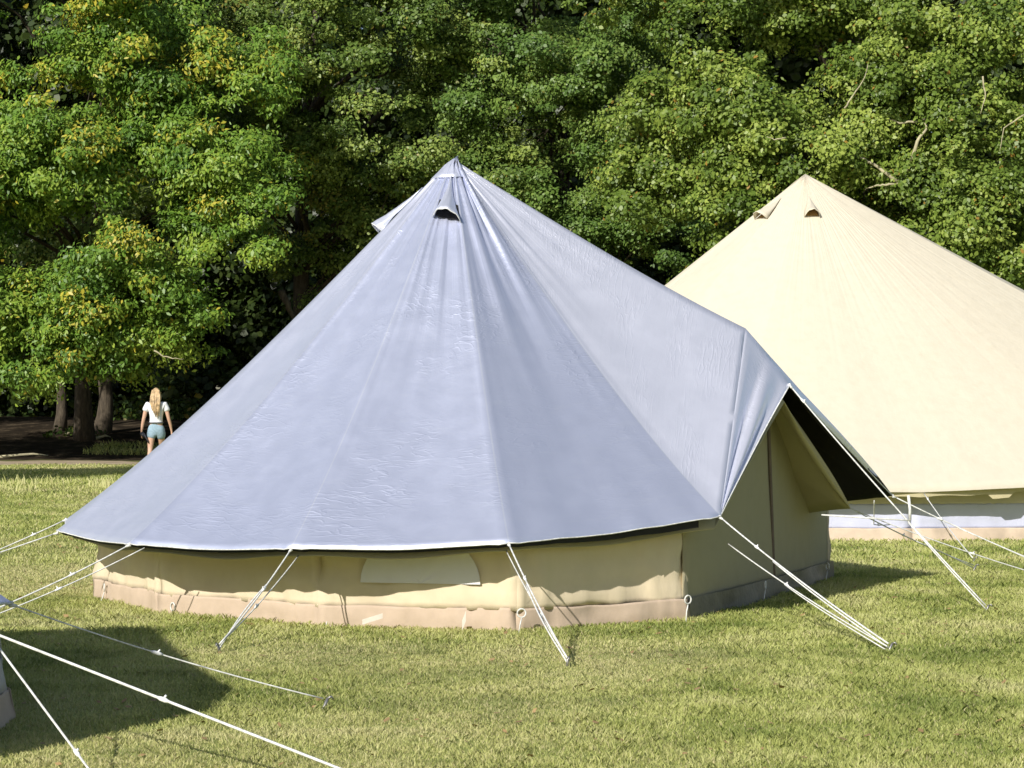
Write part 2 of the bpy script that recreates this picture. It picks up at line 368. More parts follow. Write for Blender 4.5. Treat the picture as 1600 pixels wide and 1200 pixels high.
tree('oak_tree','dark olive-green oak behind the peak of the silver-covered tent',(-6.05,59),.5,12,.30,
     [((-5.2,57,10.3),(3.9,3.0,4.4)),((-2.0,57.5,8.4),(3.2,2.6,3.6)),((-6.8,56.5,12),(3,2.4,2.6)),((-1.5,56.5,12.4),(3,2.4,2.4)),((-3.6,58.6,5.2),(3.3,1.6,2.2))],
     'oak',8,lobe_r=1.15,dens=.155,cl=11,clr=.46,lv=270,L=.095,W=.058,flat=.6,yel_p=.02)
tree('lime_tree','blue-green lime tree between the oak and the big plane tree',(1.6,60),0,11,.28,
     [((.9,57,8.4),(2.9,2.5,3.3)),((1.4,57.6,12),(2.6,2.4,2.8)),((2.2,57.6,5.8),(2.6,1.6,1.7))],
     'teal',15,lobe_r=1.1,dens=.19,cl=12,clr=.45,lv=260,L=.092,W=.058,flat=.6,droop=.5)
tree('plane_tree','broad yellow-green plane tree with pale limbs behind the cream tent',(9.4,55),-.3,11,.42,
     [((6.2,51.2,9.3),(3.7,3.0,4.2)),((10.7,51.2,8.6),(3.5,2.8,5.0)),((5.6,52,12.2),(3.2,2.4,2.6)),((5.2,50.9,6.0),(2.7,2.2,2.7)),((8.3,50.2,4.9),(3.0,1.8,2.2)),((12.3,50.2,4.3),(2.6,1.9,2.6))],
     'plane',23,lobe_r=1.15,dens=.165,cl=11,clr=.46,lv=300,L=.102,W=.064,flat=.7,droop=.45,yel_p=0,barkm='bark')
tree('beech_tree','leafy tree at the right edge of the picture beside the plane tree',(15.4,57),0,11,.34,
     [((15.3,53.5,9.0),(3.2,2.8,5.0)),((14.9,53,5.0),(2.8,1.8,2.6))],
     'plane',31,lobe_r=1.2,dens=.15,cl=11,clr=.46,lv=260,L=.105,W=.066,flat=.7)
tree('maple_tree','leafy tree at the left edge of the picture beyond the ash tree',(-17.2,60),0,10,.34,
     [((-16.4,57.5,8),(3,2.6,4.6))],'ash',37,lobe_r=1.2,dens=.15,cl=11,clr=.5,lv=180,L=.13,W=.06,flat=.7,droop=.7)
# pale limbs and dead twigs of the plane tree and a dead branch on the ash
pt=[o for o in bpy.data.objects if o.name.startswith('plane_tree')][0]; asht=[o for o in bpy.data.objects if o.name.startswith('ash_tree')][0]
def px_limb(pts,D,r0,parent,mat,name='branch',lab=None):
    r0*=.62
    P=[at(x,y,D+dd) for x,y,dd in pts]; Q=[]
    for i in range(len(P)-1):
        for k in range(4): Q.append(P[i].lerp(P[i+1],k/4)+Vector((random.uniform(-1,1),0,random.uniform(-1,1)))*r0*.5)
    Q.append(P[-1]); mb=MB(); mb.tube(Q,[r0*(1-.7*i/(len(Q)-1)) for i in range(len(Q))],8)
    o=mb.build(name,M[mat],parent,off=parent.location)
    if lab: o['label']=lab
    return o
px_limb([(1400,300,1),(1418,262,.2),(1432,222,0),(1446,200,0),(1440,178,.4)],48.3,.10,pt,'pale_bark',lab='thick pale limb catching the sun above the cream tent')
px_limb([(1425,300,.6),(1396,280,0),(1374,262,0),(1350,248,0),(1322,240,.3)],48.3,.09,pt,'pale_bark')
px_limb([(1412,285,.2),(1390,288,0),(1370,290,0),(1352,296,.2)],48.3,.06,pt,'pale_bark')
px_limb([(1432,190,0),(1405,192,0),(1388,186,.2)],48.3,.05,pt,'pale_bark')
px_limb([(1320,170,0),(1332,150,0),(1352,120,0),(1356,100,.2)],47.0,.035,pt,'pale_bark')
px_limb([(1600,180,0),(1568,200,0),(1562,236,0)],46.8,.03,pt,'pale_bark')
px_limb([(1535,120,0),(1540,150,0),(1532,178,0)],46.8,.035,pt,'pale_bark')
px_limb([(1228,215,0),(1210,218,0),(1198,214,0)],46.9,.03,pt,'pale_bark')
px_limb([(241,547,0),(256,557,0),(270,560,0),(287,561,.1)],49.6,.035,asht,'pale_bark',lab='bare pale broken branch hanging below the leaves')
px_limb([(440,455,0),(452,480,-.1),(458,500,0),(470,530,0)],55.2,.17,[o for o in bpy.data.objects if o.name.startswith('oak_tree')][0],'bark')
# two more trunks in the shade under the ash
for nm,lb,px,r,D in (('alder_trunk','sunlit trunk just right of the ash trunk in the shade',158,.20,57.5),('birch_trunk','slimmer leaning trunk left of the ash trunk in the shade',93,.14,58)):
    b=at(px,660,D); b.z=float(gz(b.x,D))-.1; t=thing(nm,b,lb,'tree','broadleaf trees along the edge of the field')
    mb=MB(); mb.tube([b+Vector((.12*math.sin(i*.9)-(.25*i/9 if r<.2 else -.1*i/9),0,i*.55)) for i in range(10)],[r*(1.5 if i==0 else 1.15 if i==1 else 1-.03*i) for i in range(10)],12); mb.build('trunk',M['bark'],t,off=b)
    pos,nor,tt,yy,_,_=crown_pts([((b.x,D-.6,5.6),(1.6,1.3,1.5))],.9,.25,9,.45,130,seed=50+px)
    V,tt,yy=leaves_at(pos-np.array(b),nor,np.full(len(pos),.13),np.full(len(pos),.07),tt,yy); big_mesh('crown',V,6,M['oak'],{'tint':tt,'yel':yy},t)
# a tree standing outside the picture on the left whose shade falls on the lawn
tree('field_maple','lone round tree on the lawn left of the picture, shading the far grass',(-17.1,28.4),0,8,.25,
     [((-17.1,28.4,7.4),(2.1,2.0,2.5))],'ash',77,lobe_r=1.1,dens=.3,cl=10,clr=.55,lv=90,L=.2,W=.12,zmax=20,group=None)
# the wood behind
pos=[];nor=[]
def wood():
    envs=[((x+random.uniform(-1,1),67+random.uniform(-2,3),z+random.uniform(-1,1)),(3.4,2.2,2.8)) for x in range(-24,28,4) for z in (3,7.5,12,16.5)]
    p,nn,t,y,_,_=crown_pts(envs,1.3,.12,9,.8,70,.8,seed=99)
    V,t,y=leaves_at(p,nn,np.full(len(p),.24),np.full(len(p),.17),t,y); k=~((abs(p[:,0]-12.8)<.45)&(abs(p[:,2]-9.9)<.5))
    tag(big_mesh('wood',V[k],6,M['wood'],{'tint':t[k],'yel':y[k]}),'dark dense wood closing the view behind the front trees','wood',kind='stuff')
    # deep shade further in: a ragged mass of coarse foliage
    n=45000; x=RNG.uniform(-30,30,n); z=RNG.uniform(.5,24,n); p=np.stack([x,RNG.uniform(76,84,n),z],1); k=~((abs(x-14.9)<.7)&(abs(z-11.2)<.8)); p=p[k]; n=len(p)
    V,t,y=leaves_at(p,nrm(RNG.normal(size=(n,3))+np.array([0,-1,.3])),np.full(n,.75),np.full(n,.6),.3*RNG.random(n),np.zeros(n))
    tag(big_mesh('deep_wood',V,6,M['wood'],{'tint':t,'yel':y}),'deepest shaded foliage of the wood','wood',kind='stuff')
wood()
# undergrowth
def under():
    n=230; x=RNG.uniform(-20,20,n); y=RNG.uniform(56,64,n); k=vnoise(x,y,.35,4,2)>.42; x=x[k]; y=y[k]
    P=[];Nn=[];T=[];Y=[]
    for a,b in zip(x,y):
        r=RNG.uniform(.35,.9); m=int(210*r*r); d=nrm(RNG.normal(size=(m,3))); d[:,2]=abs(d[:,2])
        P.append(np.array([a,b,float(gz(a,b))])+d*r*RNG.uniform(.4,1,(m,1))*np.array([1.2,1,.9])); Nn.append(nrm(d+RNG.normal(size=(m,3))*.5)); T.append(np.clip(RNG.random()*.6+RNG.random(m)*.4,0,1)); Y.append((RNG.random(m)<.04)*.8)
    P=np.concatenate(P);Nn=np.concatenate(Nn);T=np.concatenate(T);Y=np.concatenate(Y)
    V,T,Y=leaves_at(P,Nn,np.full(len(P),.15),np.full(len(P),.09),T,Y)
    tag(big_mesh('undergrowth',V,6,M['under'],{'tint':T,'yel':Y}),'shaded brambles and low scrub under the trees','undergrowth',kind='stuff')
under()
# fallen sticks and logs catching the light
for i,(a,b,D,r) in enumerate((((148,662),(172,655),56.0,.05),((104,640),(121,648),57,.04),((0,697),(75,706),51.6,.04))):
    p,q=at(*a,D),at(*b,D+.3); p.z=float(gz(p.x,p.y))+r*.7; q.z=float(gz(q.x,q.y))+r*.9
    o=MB().tube([p,p.lerp(q,.35)+Vector((0,.05,.03)),p.lerp(q,.7)+Vector((0,-.05,.05)),q],[r,r*.9,r*.7,r*.4],7).build('fallen_branch',M['pale_bark'])
    tag(o,('short pale fallen branch lying just right of the ash trunk','short fallen branch lying left of the ash trunk','long thin fallen branch lying along the far side of the path')[i],'branch','fallen branches')

# ------------------------------------------------------------------ tents
def polar(c,th,R,z=0): a=math.radians(th); return Vector((c[0]+R*math.sin(a),c[1]-R*math.cos(a),z))
NT,NU=56,22
def rib(A,C,t,sag,flare=.06):
    p=A.lerp(C,t); p.z-=sag*4*t*(1-t)*(.55+.9*t); return p
def wr(pi,u,t,amp):
    """tension wrinkles across a panel: long radial folds that fade, pinned at the seams"""
    s=math.sin(math.pi*u); pin=min(1,s*3.2)
    gain={4:1.0,3:.40,2:.22,20:.16,21:.16}.get(pi,.2)
    n1=mnoise.noise(Vector((u*8+pi*7.3,t*1.5+pi,0))); n2=mnoise.noise(Vector((u*15-t*3+pi*3.1,t*2.2,4)))
    top=max(0,1-t*1.5)*min(1,u*1.6 if pi==4 else 1)
    d0,d1=u,1-u; cor=(math.exp(-(d0/.16)**2)+math.exp(-(d1/.16)**2))*max(0,t-.70)*2.2
    k=math.sin(u/(1.03-t)*2.2+pi)*0
    n3=mnoise.noise(Vector((u*2.4+pi*5,t*7,9)))
    fan=math.sin((min(d0,d1)/(1.06-t))*5.5)*cor
    sb=0
    if pi==4: sb=math.exp(-(d1/.07)**2)*max(0,mnoise.noise(Vector((t*9,2.2,1))))*min(1,d1*60)*1.5
    return amp*pin*gain*(1.0*n1*(.2+top*1.3)+.8*n2*(top*1.2+.06))+amp*.16*n3*s*t+amp*.16*fan*min(1,s*6)+amp*.6*sb
def ruled_panel(V,F,UV,f0,f1,pi,amp,inward,center,nu=NU,nt=NT,hemscal=.0,t0=0.0):
    b=len(V)
    for j in range(nt+1):
        t=t0+(1-t0)*j/nt
        for i in range(nu+1):
            u=i/nu; p=f0(t).lerp(f1(t),u)
            out=Vector((p.x-center.x,p.y-center.y,0)); out=out.normalized() if out.length>1e-5 else Vector((0,-1,0))
            nrmv=(out*.75+Vector((0,0,.66)))
            s=math.sin(math.pi*u)
            k=wr(pi,u,t,amp)-inward*s*s*t*(1.15-.5*t)
            if pi>=20: k*=min(1,(1-t)*5)
            k+= .010*math.exp(-((u if pi>=20 else min(u,1-u))*t/.006)**2)*(amp>.02)
            p=p+nrmv*k
            if hemscal: p.z+=hemscal*s*max(0,(t-.9)/.1)
            V.append(p); UV.append((pi+.002+u*.996,t))
    w=nu+1
    for j in range(nt):
        for i in range(nu):
            a=b+j*w+i; F.append((a,a+w,a+w+1,a+1))
def weld(o,loc,d=.0006):
    """join the panels and turn every face outward"""
    bm=bmesh.new(); bm.from_mesh(o.data); bmesh.ops.remove_doubles(bm,verts=bm.verts,dist=d); bm.normal_update()
    for f in bm.faces:
        c=f.calc_center_median(); r=Vector((c.x-loc.x,c.y-loc.y,0)); r=r.normalized() if r.length>1e-6 else r
        if f.normal.dot(r*.75+Vector((0,0,.66)))<0: f.normal_flip()
    bm.to_mesh(o.data); bm.free()
def cover(center,A,corners,door,amp,sag,inward,mats,parent,name,ridge=None,thick=.006,aw=.012,hem=True,nt=NT,scal=.03):
    """corners: 3D hem points in order round the tent, door=(index of near door corner, E, F): opens between corners[i] and corners[i+1]"""
    V=[];F=[];UV=[]; n=len(corners); hempts=[]
    for i in range(n):
        C0,C1=corners[i],corners[(i+1)%n]
        if door and i==door[0]:
            E,Fp=door[1],door[2]
            for side,(Ca,Cb) in enumerate(((C0,None),(C1,None))):
                f0=lambda t,C=Ca: rib(A,C,t,sag); f1=lambda t: rib(A,E,t,.03)
                ruled_panel(V,F,UV,f0,f1,20+side,amp*.8,.03,center,nt=nt)
                # awning triangle: fan from corner between crease C-E and edge C-F
                b=len(V); nu,nn=18,26
                for j in range(nn+1):
                    q=j/nn
                    for k in range(nu+1):
                        u=k/nu; e=E.lerp(Fp,u); p=Ca.lerp(e,q)
                        o=Vector((Fp.x-center.x,Fp.y-center.y,0)).normalized()
                        side_n=(E-Ca).cross(Fp-Ca).normalized()
                        fold=(.030*math.sin(u*12.5)*math.sin(math.pi*min(1,q))**.8*min(1,u*2)+.05*mnoise.noise(Vector((u*7,q*1.2,side*5)))*q*(1-q)*2*min(1,u*3))
                        p=p+side_n*fold*(-1 if side==0 else 1)
                        p=p-o*aw*math.sin(math.pi*q)*u   # the hem edge hangs in a curve
                        V.append(p); UV.append((30+side+.05+u*.9,.35+.6*q))
                for j in range(nn):
                    for k in range(nu):
                        a=b+j*(nu+1)+k; F.append((a,a+1,a+nu+2,a+nu+1))
                edge=[V[b+j*(nu+1)+nu] for j in range(nn+1)]
                hempts.append(edge)
            continue
        f0=lambda t,C=C0: rib(A,C,t,sag); f1=lambda t,C=C1: rib(A,C,t,sag)
        b=len(V); ruled_panel(V,F,UV,f0,f1,i,amp,inward,center,nt=nt,hemscal=scal)
        hempts.append([V[b+nt*(NU+1)+k] for k in range(NU+1)])
    o=mesh_from(name,V,F,mats,parent,uv=UV,off=parent.location if parent else (0,0,0)); weld(o,center-(parent.location if parent else Vector((0,0,0))))
    md=o.modifiers.new('thickness','SOLIDIFY'); md.thickness=thick; md.offset=-1
    if len(mats)>1: md.material_offset=1; md.material_offset_rim=0
    return o,hempts
def surf(A,C0,C1,u,t,sag,center,lift=0):
    p=rib(A,C0,t,sag).lerp(rib(A,C1,t,sag),u); out=Vector((p.x-center.x,p.y-center.y,0)).normalized()
    return p+(out*.72+Vector((0,0,.69)))*lift
def hood(A,C0,C1,sag,center,t0,t1,u0,u1,h,mat,inmat,parent,off,arch=False,tilt=0.0):
    """vent hood: closed at the top, standing off the roof at its lower edge"""
    nn,nu=10,12; V=[];F=[]
    for j in range(nn+1):
        q=j/nn; t=t0+(t1-t0)*q
        for k in range(nu+1):
            s=k/nu; um=(u0+u1)/2; wdt=(u1-u0)*(q if not arch else math.sin(min(1,q*1.1)*math.pi/2)); u=um+wdt*(s-.5)
            V.append(surf(A,C0,C1,u,t+tilt*(s-.5)*q,sag,center,.014+h*math.sin(math.pi*s)**.7*q**1.5+ .006*math.sin(s*21+q*9)*q))
    for j in range(nn):
        for k in range(nu): a=j*(nu+1)+k; F.append((a,a+1,a+nu+2,a+nu+1))
    o=mesh_from('vent_hood',V,F,mat,parent,off=off); md=o.modifiers.new('t','SOLIDIFY'); md.thickness=.004
    edge=V[nn*(nu+1):]
    MB().tube(edge,.0035,6).build('vent_trim',M['rope'] if not arch else mat,o,off=(0,0,0)).location=(-Vector(off)) if False else (0,0,0)
    for c in o.children: c.data.transform(__import__('mathutils').Matrix.Translation(-Vector(off)))
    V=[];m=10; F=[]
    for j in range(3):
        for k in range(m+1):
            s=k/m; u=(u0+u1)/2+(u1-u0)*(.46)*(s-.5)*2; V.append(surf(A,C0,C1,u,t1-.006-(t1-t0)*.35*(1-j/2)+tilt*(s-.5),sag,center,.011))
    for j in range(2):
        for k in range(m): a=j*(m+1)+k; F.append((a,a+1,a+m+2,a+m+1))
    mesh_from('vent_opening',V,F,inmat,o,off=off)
    return o
def wall_strip(name,pts,z0,z1,mat,parent,off,bulge=.03,amp=.012,seed=0,lean=0.0,center=None,wavy0=0,wavy1=0,nv=10,nseg=16,skip=None):
    V=[];F=[];cols=0; n=len(pts)-1
    for i in range(n):
        if skip and i in skip: continue
        b=len(V)
        for k in range(nseg+1):
            u=k/nseg; p=pts[i].lerp(pts[i+1],u); out=(p-Vector((center[0],center[1],0))); out.z=0; out.normalize(); s=math.sin(math.pi*u)
            g=i+u
            za=z0+wavy0*(mnoise.noise(Vector((g*2.3,seed,1)))+.8*mnoise.noise(Vector((g*6,seed,2)))); zb=z1+wavy1*(mnoise.noise(Vector((g*2.3,seed,1)))+.8*mnoise.noise(Vector((g*6,seed,2))))
            for j in range(nv+1):
                q=j/nv; z=za+(zb-za)*q; h=z/.6
                cor=math.exp(-(min(u,1-u)/.16)**2)
                w=amp*(1.2*mnoise.noise(Vector((g*5,h*.9,seed)))+(.9+1.6*cor)*mnoise.noise(Vector((g*17+h*1.5,h*.8,seed+3))))+.5*amp*mnoise.noise(Vector((g*3,h*6,seed+5)))
                V.append(Vector((p.x,p.y,0))+out*(w-bulge*s*.5+lean*(1-h))+Vector((0,0,z)))
        w=nv+1
        for k in range(nseg):
            for j in range(nv): a=b+k*w+j; F.append((a,a+w,a+w+1,a+1))
    o=mesh_from(name,V,F,mat,parent,off=off); md=o.modifiers.new('t','SOLIDIFY'); md.thickness=.004
    return o
def ring(c,nrmdir,r=.035,tr=.005):
    n=nrmdir.normalized(); x=Vector((0,0,1)); y=n.cross(x).normalized(); mb=MB()
    mb.tube([c+(x*math.cos(a)+y*math.sin(a))*r for a in [2*math.pi*k/14 for k in range(15)]],tr,5,False); return mb

# --- tent 1: the silver covered tent
c1=Vector((-.41,14.5,0)); A1=at(708,249,14.5)
fly_c=[polar(c1,-102,2.86,.47),at(90,830,13.62),at(203,851,12.55),at(455,858,11.88),at(795,850,11.77),at(1125,808,12.53),at(1395,775,15.1),polar(c1,132,2.85,.5),polar(c1,160,2.8,.5),polar(c1,190,2.8,.5),polar(c1,222,2.85,.48)]
E1,F1=at(1165,513,13.9),at(1234,602,13.8)
tent1=thing('bell_tent',c1,'cream canvas bell tent under a silver cover, closed door on its right side','tent','bell tents in the field')
off1=c1.copy()
base1=[polar(c1,-141,2.45),polar(c1,-111,2.45),gpt(150,933),gpt(250,958),gpt(498,978),gpt(806,985),gpt(1076,969),gpt(1293,903),polar(c1,131,2.45),polar(c1,161,2.45),polar(c1,190,2.45),polar(c1,219,2.45)]
DOOR=6
order=base1+[base1[0]]
wall_strip('wall',order,.115,.60,M['canvas'],tent1,off1,seed=1,center=c1,wavy0=.013,skip={DOOR},amp=.026,nv=14,nseg=22)
wall_strip('mud_flap',order,-.02,.125,M['flap'],tent1,off1,bulge=.03,seed=2,center=c1,wavy1=.013,lean=.02,amp=.022,skip={DOOR},nseg=22)
# door: upright gable panel between the two door corners, with a centre zip
B1,B2=base1[6]+Vector((-.035,-.012,0)),base1[7]+Vector((.01,.03,0)); mid=(B1+B2)/2; Ed=Vector((mid.x-.08,mid.y-.16,1.62))
def door_panel(B1,B2,Ed,eh,mat,parent,off,center):
    V=[];F=[]; nu,nv=30,24
    out=Vector(((B1+B2)/2-center)); out.z=0; out.normalize()
    for k in range(nu+1):
        u=k/nu; p=B1.lerp(B2,u); top=eh+(Ed.z-eh)*(1-abs(2*u-1)**1.0)
        for j in range(nv+1):
            z=.10+(top-.10)*j/nv; q=z/Ed.z
            w=.016*mnoise.noise(Vector((u*7,z*.8,3)))+.010*mnoise.noise(Vector((u*19,z*1.3,5)))+.02*math.exp(-((u-.5)/.03)**2)
            V.append(Vector((p.x,p.y,0))+out*(w*math.sin(math.pi*min(1,u*8 if u<.5 else (1-u)*8)/2)+.05*math.sin(math.pi*u))+Vector(((Ed.x-mid.x)*q*(1-abs(2*u-1)),(Ed.y-mid.y)*q*(1-abs(2*u-1)),z)))
    for k in range(nu):
        for j in range(nv): a=k*(nv+1)+j; F.append((a,a+nv+1,a+nv+2,a+1))
    o=mesh_from('door',V,F,mat,parent,off=off); md=o.modifiers.new('t','SOLIDIFY'); md.thickness=.004; return o,out
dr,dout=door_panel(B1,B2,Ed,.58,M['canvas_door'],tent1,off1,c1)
MB().tube([Vector((mid.x,mid.y,z))+dout*(.074)+Vector(((Ed.x-mid.x)*z/1.7,(Ed.y-mid.y)*z/1.7,0)) for z in np.linspace(.12,1.5,14)],[.012]*14,6).build('zip',simple('brown_zip',(.20,.15,.12),.7),dr,off=off1)
V=[];F=[]
for k in range(25):
    u=k/24; p=B1.lerp(B2,u)
    for j in range(5):
        z=-.02+.15*j/4; w=.03+.02*(1-j/4)+.03*mnoise.noise(Vector((u*8,z*5,7)))+.05*math.sin(math.pi*u); V.append(Vector((p.x,p.y,z))+dout*w)
for k in range(24):
    for j in range(4): a=k*5+j; F.append((a,a+5,a+6,a+1))
mesh_from('door_sill_flap',V,F,simple('dark_pvc',(.12,.11,.09),.45,.3,8,bstr=.3),tent1,off=off1)
# mesh window in the wall, half-moon, sewn on the panel that faces the camera
W0,W1=base1[4],base1[5]; wv=[];wf=[]
wc=.47; hw=.36
ctr=W0.lerp(W1,.52); dirw=(W1-W0).normalized(); outw=Vector((ctr.x-c1.x,ctr.y-c1.y,0)).normalized()
for j in range(9):
    rr=j/8
    for k in range(21):
        a=math.pi*k/20; wv.append(ctr+dirw*(-math.cos(a)*hw*rr)+Vector((0,0,.262+.30*math.sin(a)*rr))+outw*(.018+.006*mnoise.noise(Vector((k*.5,rr*3,2)))))
for j in range(8):
    for k in range(20): a=j*21+k; wf.append((a,a+1,a+22,a+21))
mesh_from('window',wv,wf,M['window'],tent1,off=off1)
HEMBAND=1
# inner canvas roof, seen as a hem below the cover and as the far side of the porch
inn=[]
for i,p in enumerate(fly_c):
    d=Vector((p.x-c1.x,p.y-c1.y,0)); L=d.length; q=c1+d*((L-.10)/L); inn.append(Vector((q.x,q.y,p.z-.045)))
inn[6]=at(1329,794,14.9); inn[5]=at(1116,826,12.66)
cover(c1,A1-Vector((0,0,.09)),inn,(5,E1-Vector((.03,0,.14)),at(1226,628,13.83)),.004,.13,.10,[M['canvas_in']],tent1,'roof',nt=24,scal=.01)
MB().tube([Vector((c1.x,c1.y,0)),A1-Vector((0,0,.06))],.02,10).build('pole',M['pole'],tent1,off=off1)
MB().tube([B1+Vector((0,.05,0)),E1-Vector((0,0,.10)),B2+Vector((-.05,0,0))],.014,8).build('door_frame',M['pole'],tent1,off=off1)
for i,(px,py) in enumerate(((163,918),(270,948),(513,956),(815,958),(1075,937),(1196,914),(1293,885))):
    D=[14.0,13.02,12.33,12.0,12.55,13.93,15.5][i]; p=at(px,py,D); n_=Vector((p.x-c1.x,p.y-c1.y,0))
    mb=ring(p,n_,.025,.0048); mb.tube([p-Vector((0,0,.03)),p+Vector((-.01,-.02,-.07)),Vector((p.x-.015,p.y-.03,.0))],.004,5); mb.build('peg_loop',M['rope'],tent1,off=off1)
for px0,py0,px1,py1,D,w in ((566,972,598,962,12.16,.03),(722,978,728,962,12.03,.06)):
    a,b=at(px0,py0,D-.04),at(px1,py1,D-.04); V_=Vector((0,0,w)); MB().quad(a-V_*.5,b-V_*.5,b+V_*.5,a+V_*.5).build('white_patch',M['whitepatch'],tent1,off=off1)

fly1=thing('tarpaulin_cover',c1,'large silver-blue tarpaulin draped over the middle bell tent and pulled out by ropes','tarpaulin','silver covers')
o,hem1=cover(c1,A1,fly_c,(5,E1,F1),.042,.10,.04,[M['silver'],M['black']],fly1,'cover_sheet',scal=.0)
bb=MB()
for pi_,(w0,w1) in {1:(.022,.02),2:(.02,.018),3:(.018,.022),4:(.024,.055)}.items():
    e=hem1[pi_]; 
    for k in range(len(e)-1-(2 if pi_==4 else 0)):
        def dn(k):
            p=e[k]; d=Vector((c1.x-p.x,c1.y-p.y,0)).normalized()*.03; a=p+d+Vector((0,0,.006)); return a,a-Vector((0,0,.006+w0+(w1-w0)*k/(len(e)-1)))
        a,b_=dn(k); c_,d_=dn(k+1); bb.quad(a,b_,d_,c_)
bb.build('inner_edge',M['black'],fly1,off=c1)
hm=MB()
for e in hem1: hm.tube(e,.0036,6)
hm.build('hem',M['rope'],fly1,off=c1)
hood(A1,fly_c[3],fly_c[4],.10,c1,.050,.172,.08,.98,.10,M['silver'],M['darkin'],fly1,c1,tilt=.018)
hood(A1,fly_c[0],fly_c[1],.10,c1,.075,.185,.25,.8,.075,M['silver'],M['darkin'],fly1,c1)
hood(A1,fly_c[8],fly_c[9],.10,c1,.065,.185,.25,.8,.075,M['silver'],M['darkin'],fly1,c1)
cap=[]; capF=[]; cuv=[]; nn=6; ring_=[(i,u) for i in range(11) if i!=5 for u in (0,.25,.5,.75)]
for j in range(nn):
    for i,u in ring_:
        t=.001+.052*j/(nn-1); cap.append(surf(A1,fly_c[i],fly_c[(i+1)%11],u,t,.10,c1,.012+.004*math.sin(i*3+u*6)*j/nn)); cuv.append((.5,.1))
m_=len(ring_)
for j in range(nn-1):
    for k in range(m_):
        a=j*m_+k; b_=j*m_+(k+1)%m_; capF.append((a,b_,b_+m_,a+m_))
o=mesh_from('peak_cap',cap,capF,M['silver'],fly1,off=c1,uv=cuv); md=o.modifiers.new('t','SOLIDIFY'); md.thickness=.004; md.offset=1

# --- tent 2: the bare cream tent
c2=Vector((3.32,24.0,0)); A2=at(1258,272,24.0)
tent2=thing('bell_tent',c2,'large uncovered cream canvas bell tent standing behind on the right','tent','bell tents in the field')
hem2=[polar(c2,-105,4.4,.5),polar(c2,-75,4.4,.5),polar(c2,-45,4.25,.5),polar(c2,-18,4.15,.5),at(1440,769,19.95),polar(c2,36,4.65,.58),polar(c2,61,6.0,.58),polar(c2,90,6.3,.58),polar(c2,118,5.4,.58),polar(c2,145,4.5,.5),polar(c2,172,4.3,.5),polar(c2,200,4.3,.5),polar(c2,228,4.3,.5)]
def dense(P,skip):
    out=[];n=len(P);si=None
    for i in range(n):
        a,b=P[i],P[(i+1)%n]; out.append(a)
        if i==skip: si=len(out)-1; continue
        for u in (.25,.5,.75):
            m=a.lerp(b,u); d=Vector((m.x-c2.x,m.y-c2.y,0)); La=(Vector((a.x,a.y,0))-c2).length; Lb=(Vector((b.x,b.y,0))-c2).length
            L=La*(1-u)+Lb*u; L=d.length*.45+L*.55; m=c2+d.normalized()*L+Vector((0,0,m.z)); out.append(m)
    return out,si
hem2d,si2=dense(hem2,-1)
o,h2=cover(c2,A2,hem2d,None,.014,.0,.0,[M['canvas2'],M['canvas_in']],tent2,'roof',scal=.0,nt=40)
base2=[Vector((c2.x+(p.x-c2.x)*.93,c2.y+(p.y-c2.y)*.93,0)) for p in hem2]
order2=base2+[base2[0]]
blue=simple('silver_blue_band',(.60,.62,.80),.35,.06,6,spec=.6,bstr=.3)
wall_strip('mud_flap',order2,-.02,.125,simple('pale_beige_pvc',(.62,.50,.40),.6,.15,6),tent2,c2,seed=12,center=c2,wavy1=.008,lean=.03,amp=.014,nseg=20)
wall_strip('silver_band',order2,.118,.36,blue,tent2,c2,seed=13,center=c2,wavy0=.008,amp=.012,nseg=20)
wall_strip('wall',order2,.355,.60,M['canvas2'],tent2,c2,seed=13,center=c2,amp=.012,nseg=20)
hood(A2,hem2[3],hem2[4],.0,c2,.088,.162,.38,.95,.12,M['canvas2'],M['vent_in'],tent2,c2,arch=True)
hood(A2,hem2[1],hem2[2],.0,c2,.088,.162,.45,1.0,.11,M['canvas2'],M['vent_in'],tent2,c2,arch=True)
hood(A2,hem2[9],hem2[10],.0,c2,.10,.155,.3,.7,.09,M['canvas2'],M['vent_in'],tent2,c2,arch=True)
MB().tube([Vector((c2.x,c2.y,0)),A2-Vector((0,0,.05))],.03,10).build('pole',M['pole'],tent2,off=c2)
# dangling hem tags and a small care label
tgs=MB()
for px,py,D,w,h in ((1497,764,20.25,.05,.05),(1525,762,20.3,.09,.09),(1440,772,19.97,.04,.04)):
    a=at(px,py,D-.02); tgs.quad(a,a+Vector((w,0,0)),a+Vector((w,0,-h)),a+Vector((0,0,-h)))
a=at(1497,762,20.2); MB().quad(a,a+Vector((.17,0.02,.005)),a+Vector((.17,.02,-.02)),a+Vector((0,0,-.022))).build('label_tag',simple('pale_green_label',(.55,.75,.66),.5),tent2,off=c2)
valv=[];valf=[]
for k in range(61):   # ragged valance hanging from the hem
    u=k/60; p=hem2[4].lerp(hem2[5],u) ; q=hem2[3].lerp(hem2[4],u)
for seg,(a,b) in enumerate(((hem2[3],hem2[4]),(hem2[4],hem2[5]))):
    b0=len(valv)
    for k in range(41):
        u=k/40; p=a.lerp(b,u); hgt=.05+.02*mnoise.noise(Vector((u*6+seg*9,1,1)))+(.05 if (seg==1 and .3<u<.42) else 0)
        valv+= [p+Vector((0,.012,-.0)),p+Vector((0,.02,-hgt))]
    for k in range(40): i=b0+2*k; valf.append((i,i+2,i+3,i+1))
mesh_from('valance',valv,valf,M['canvas_in'],tent2,off=c2)

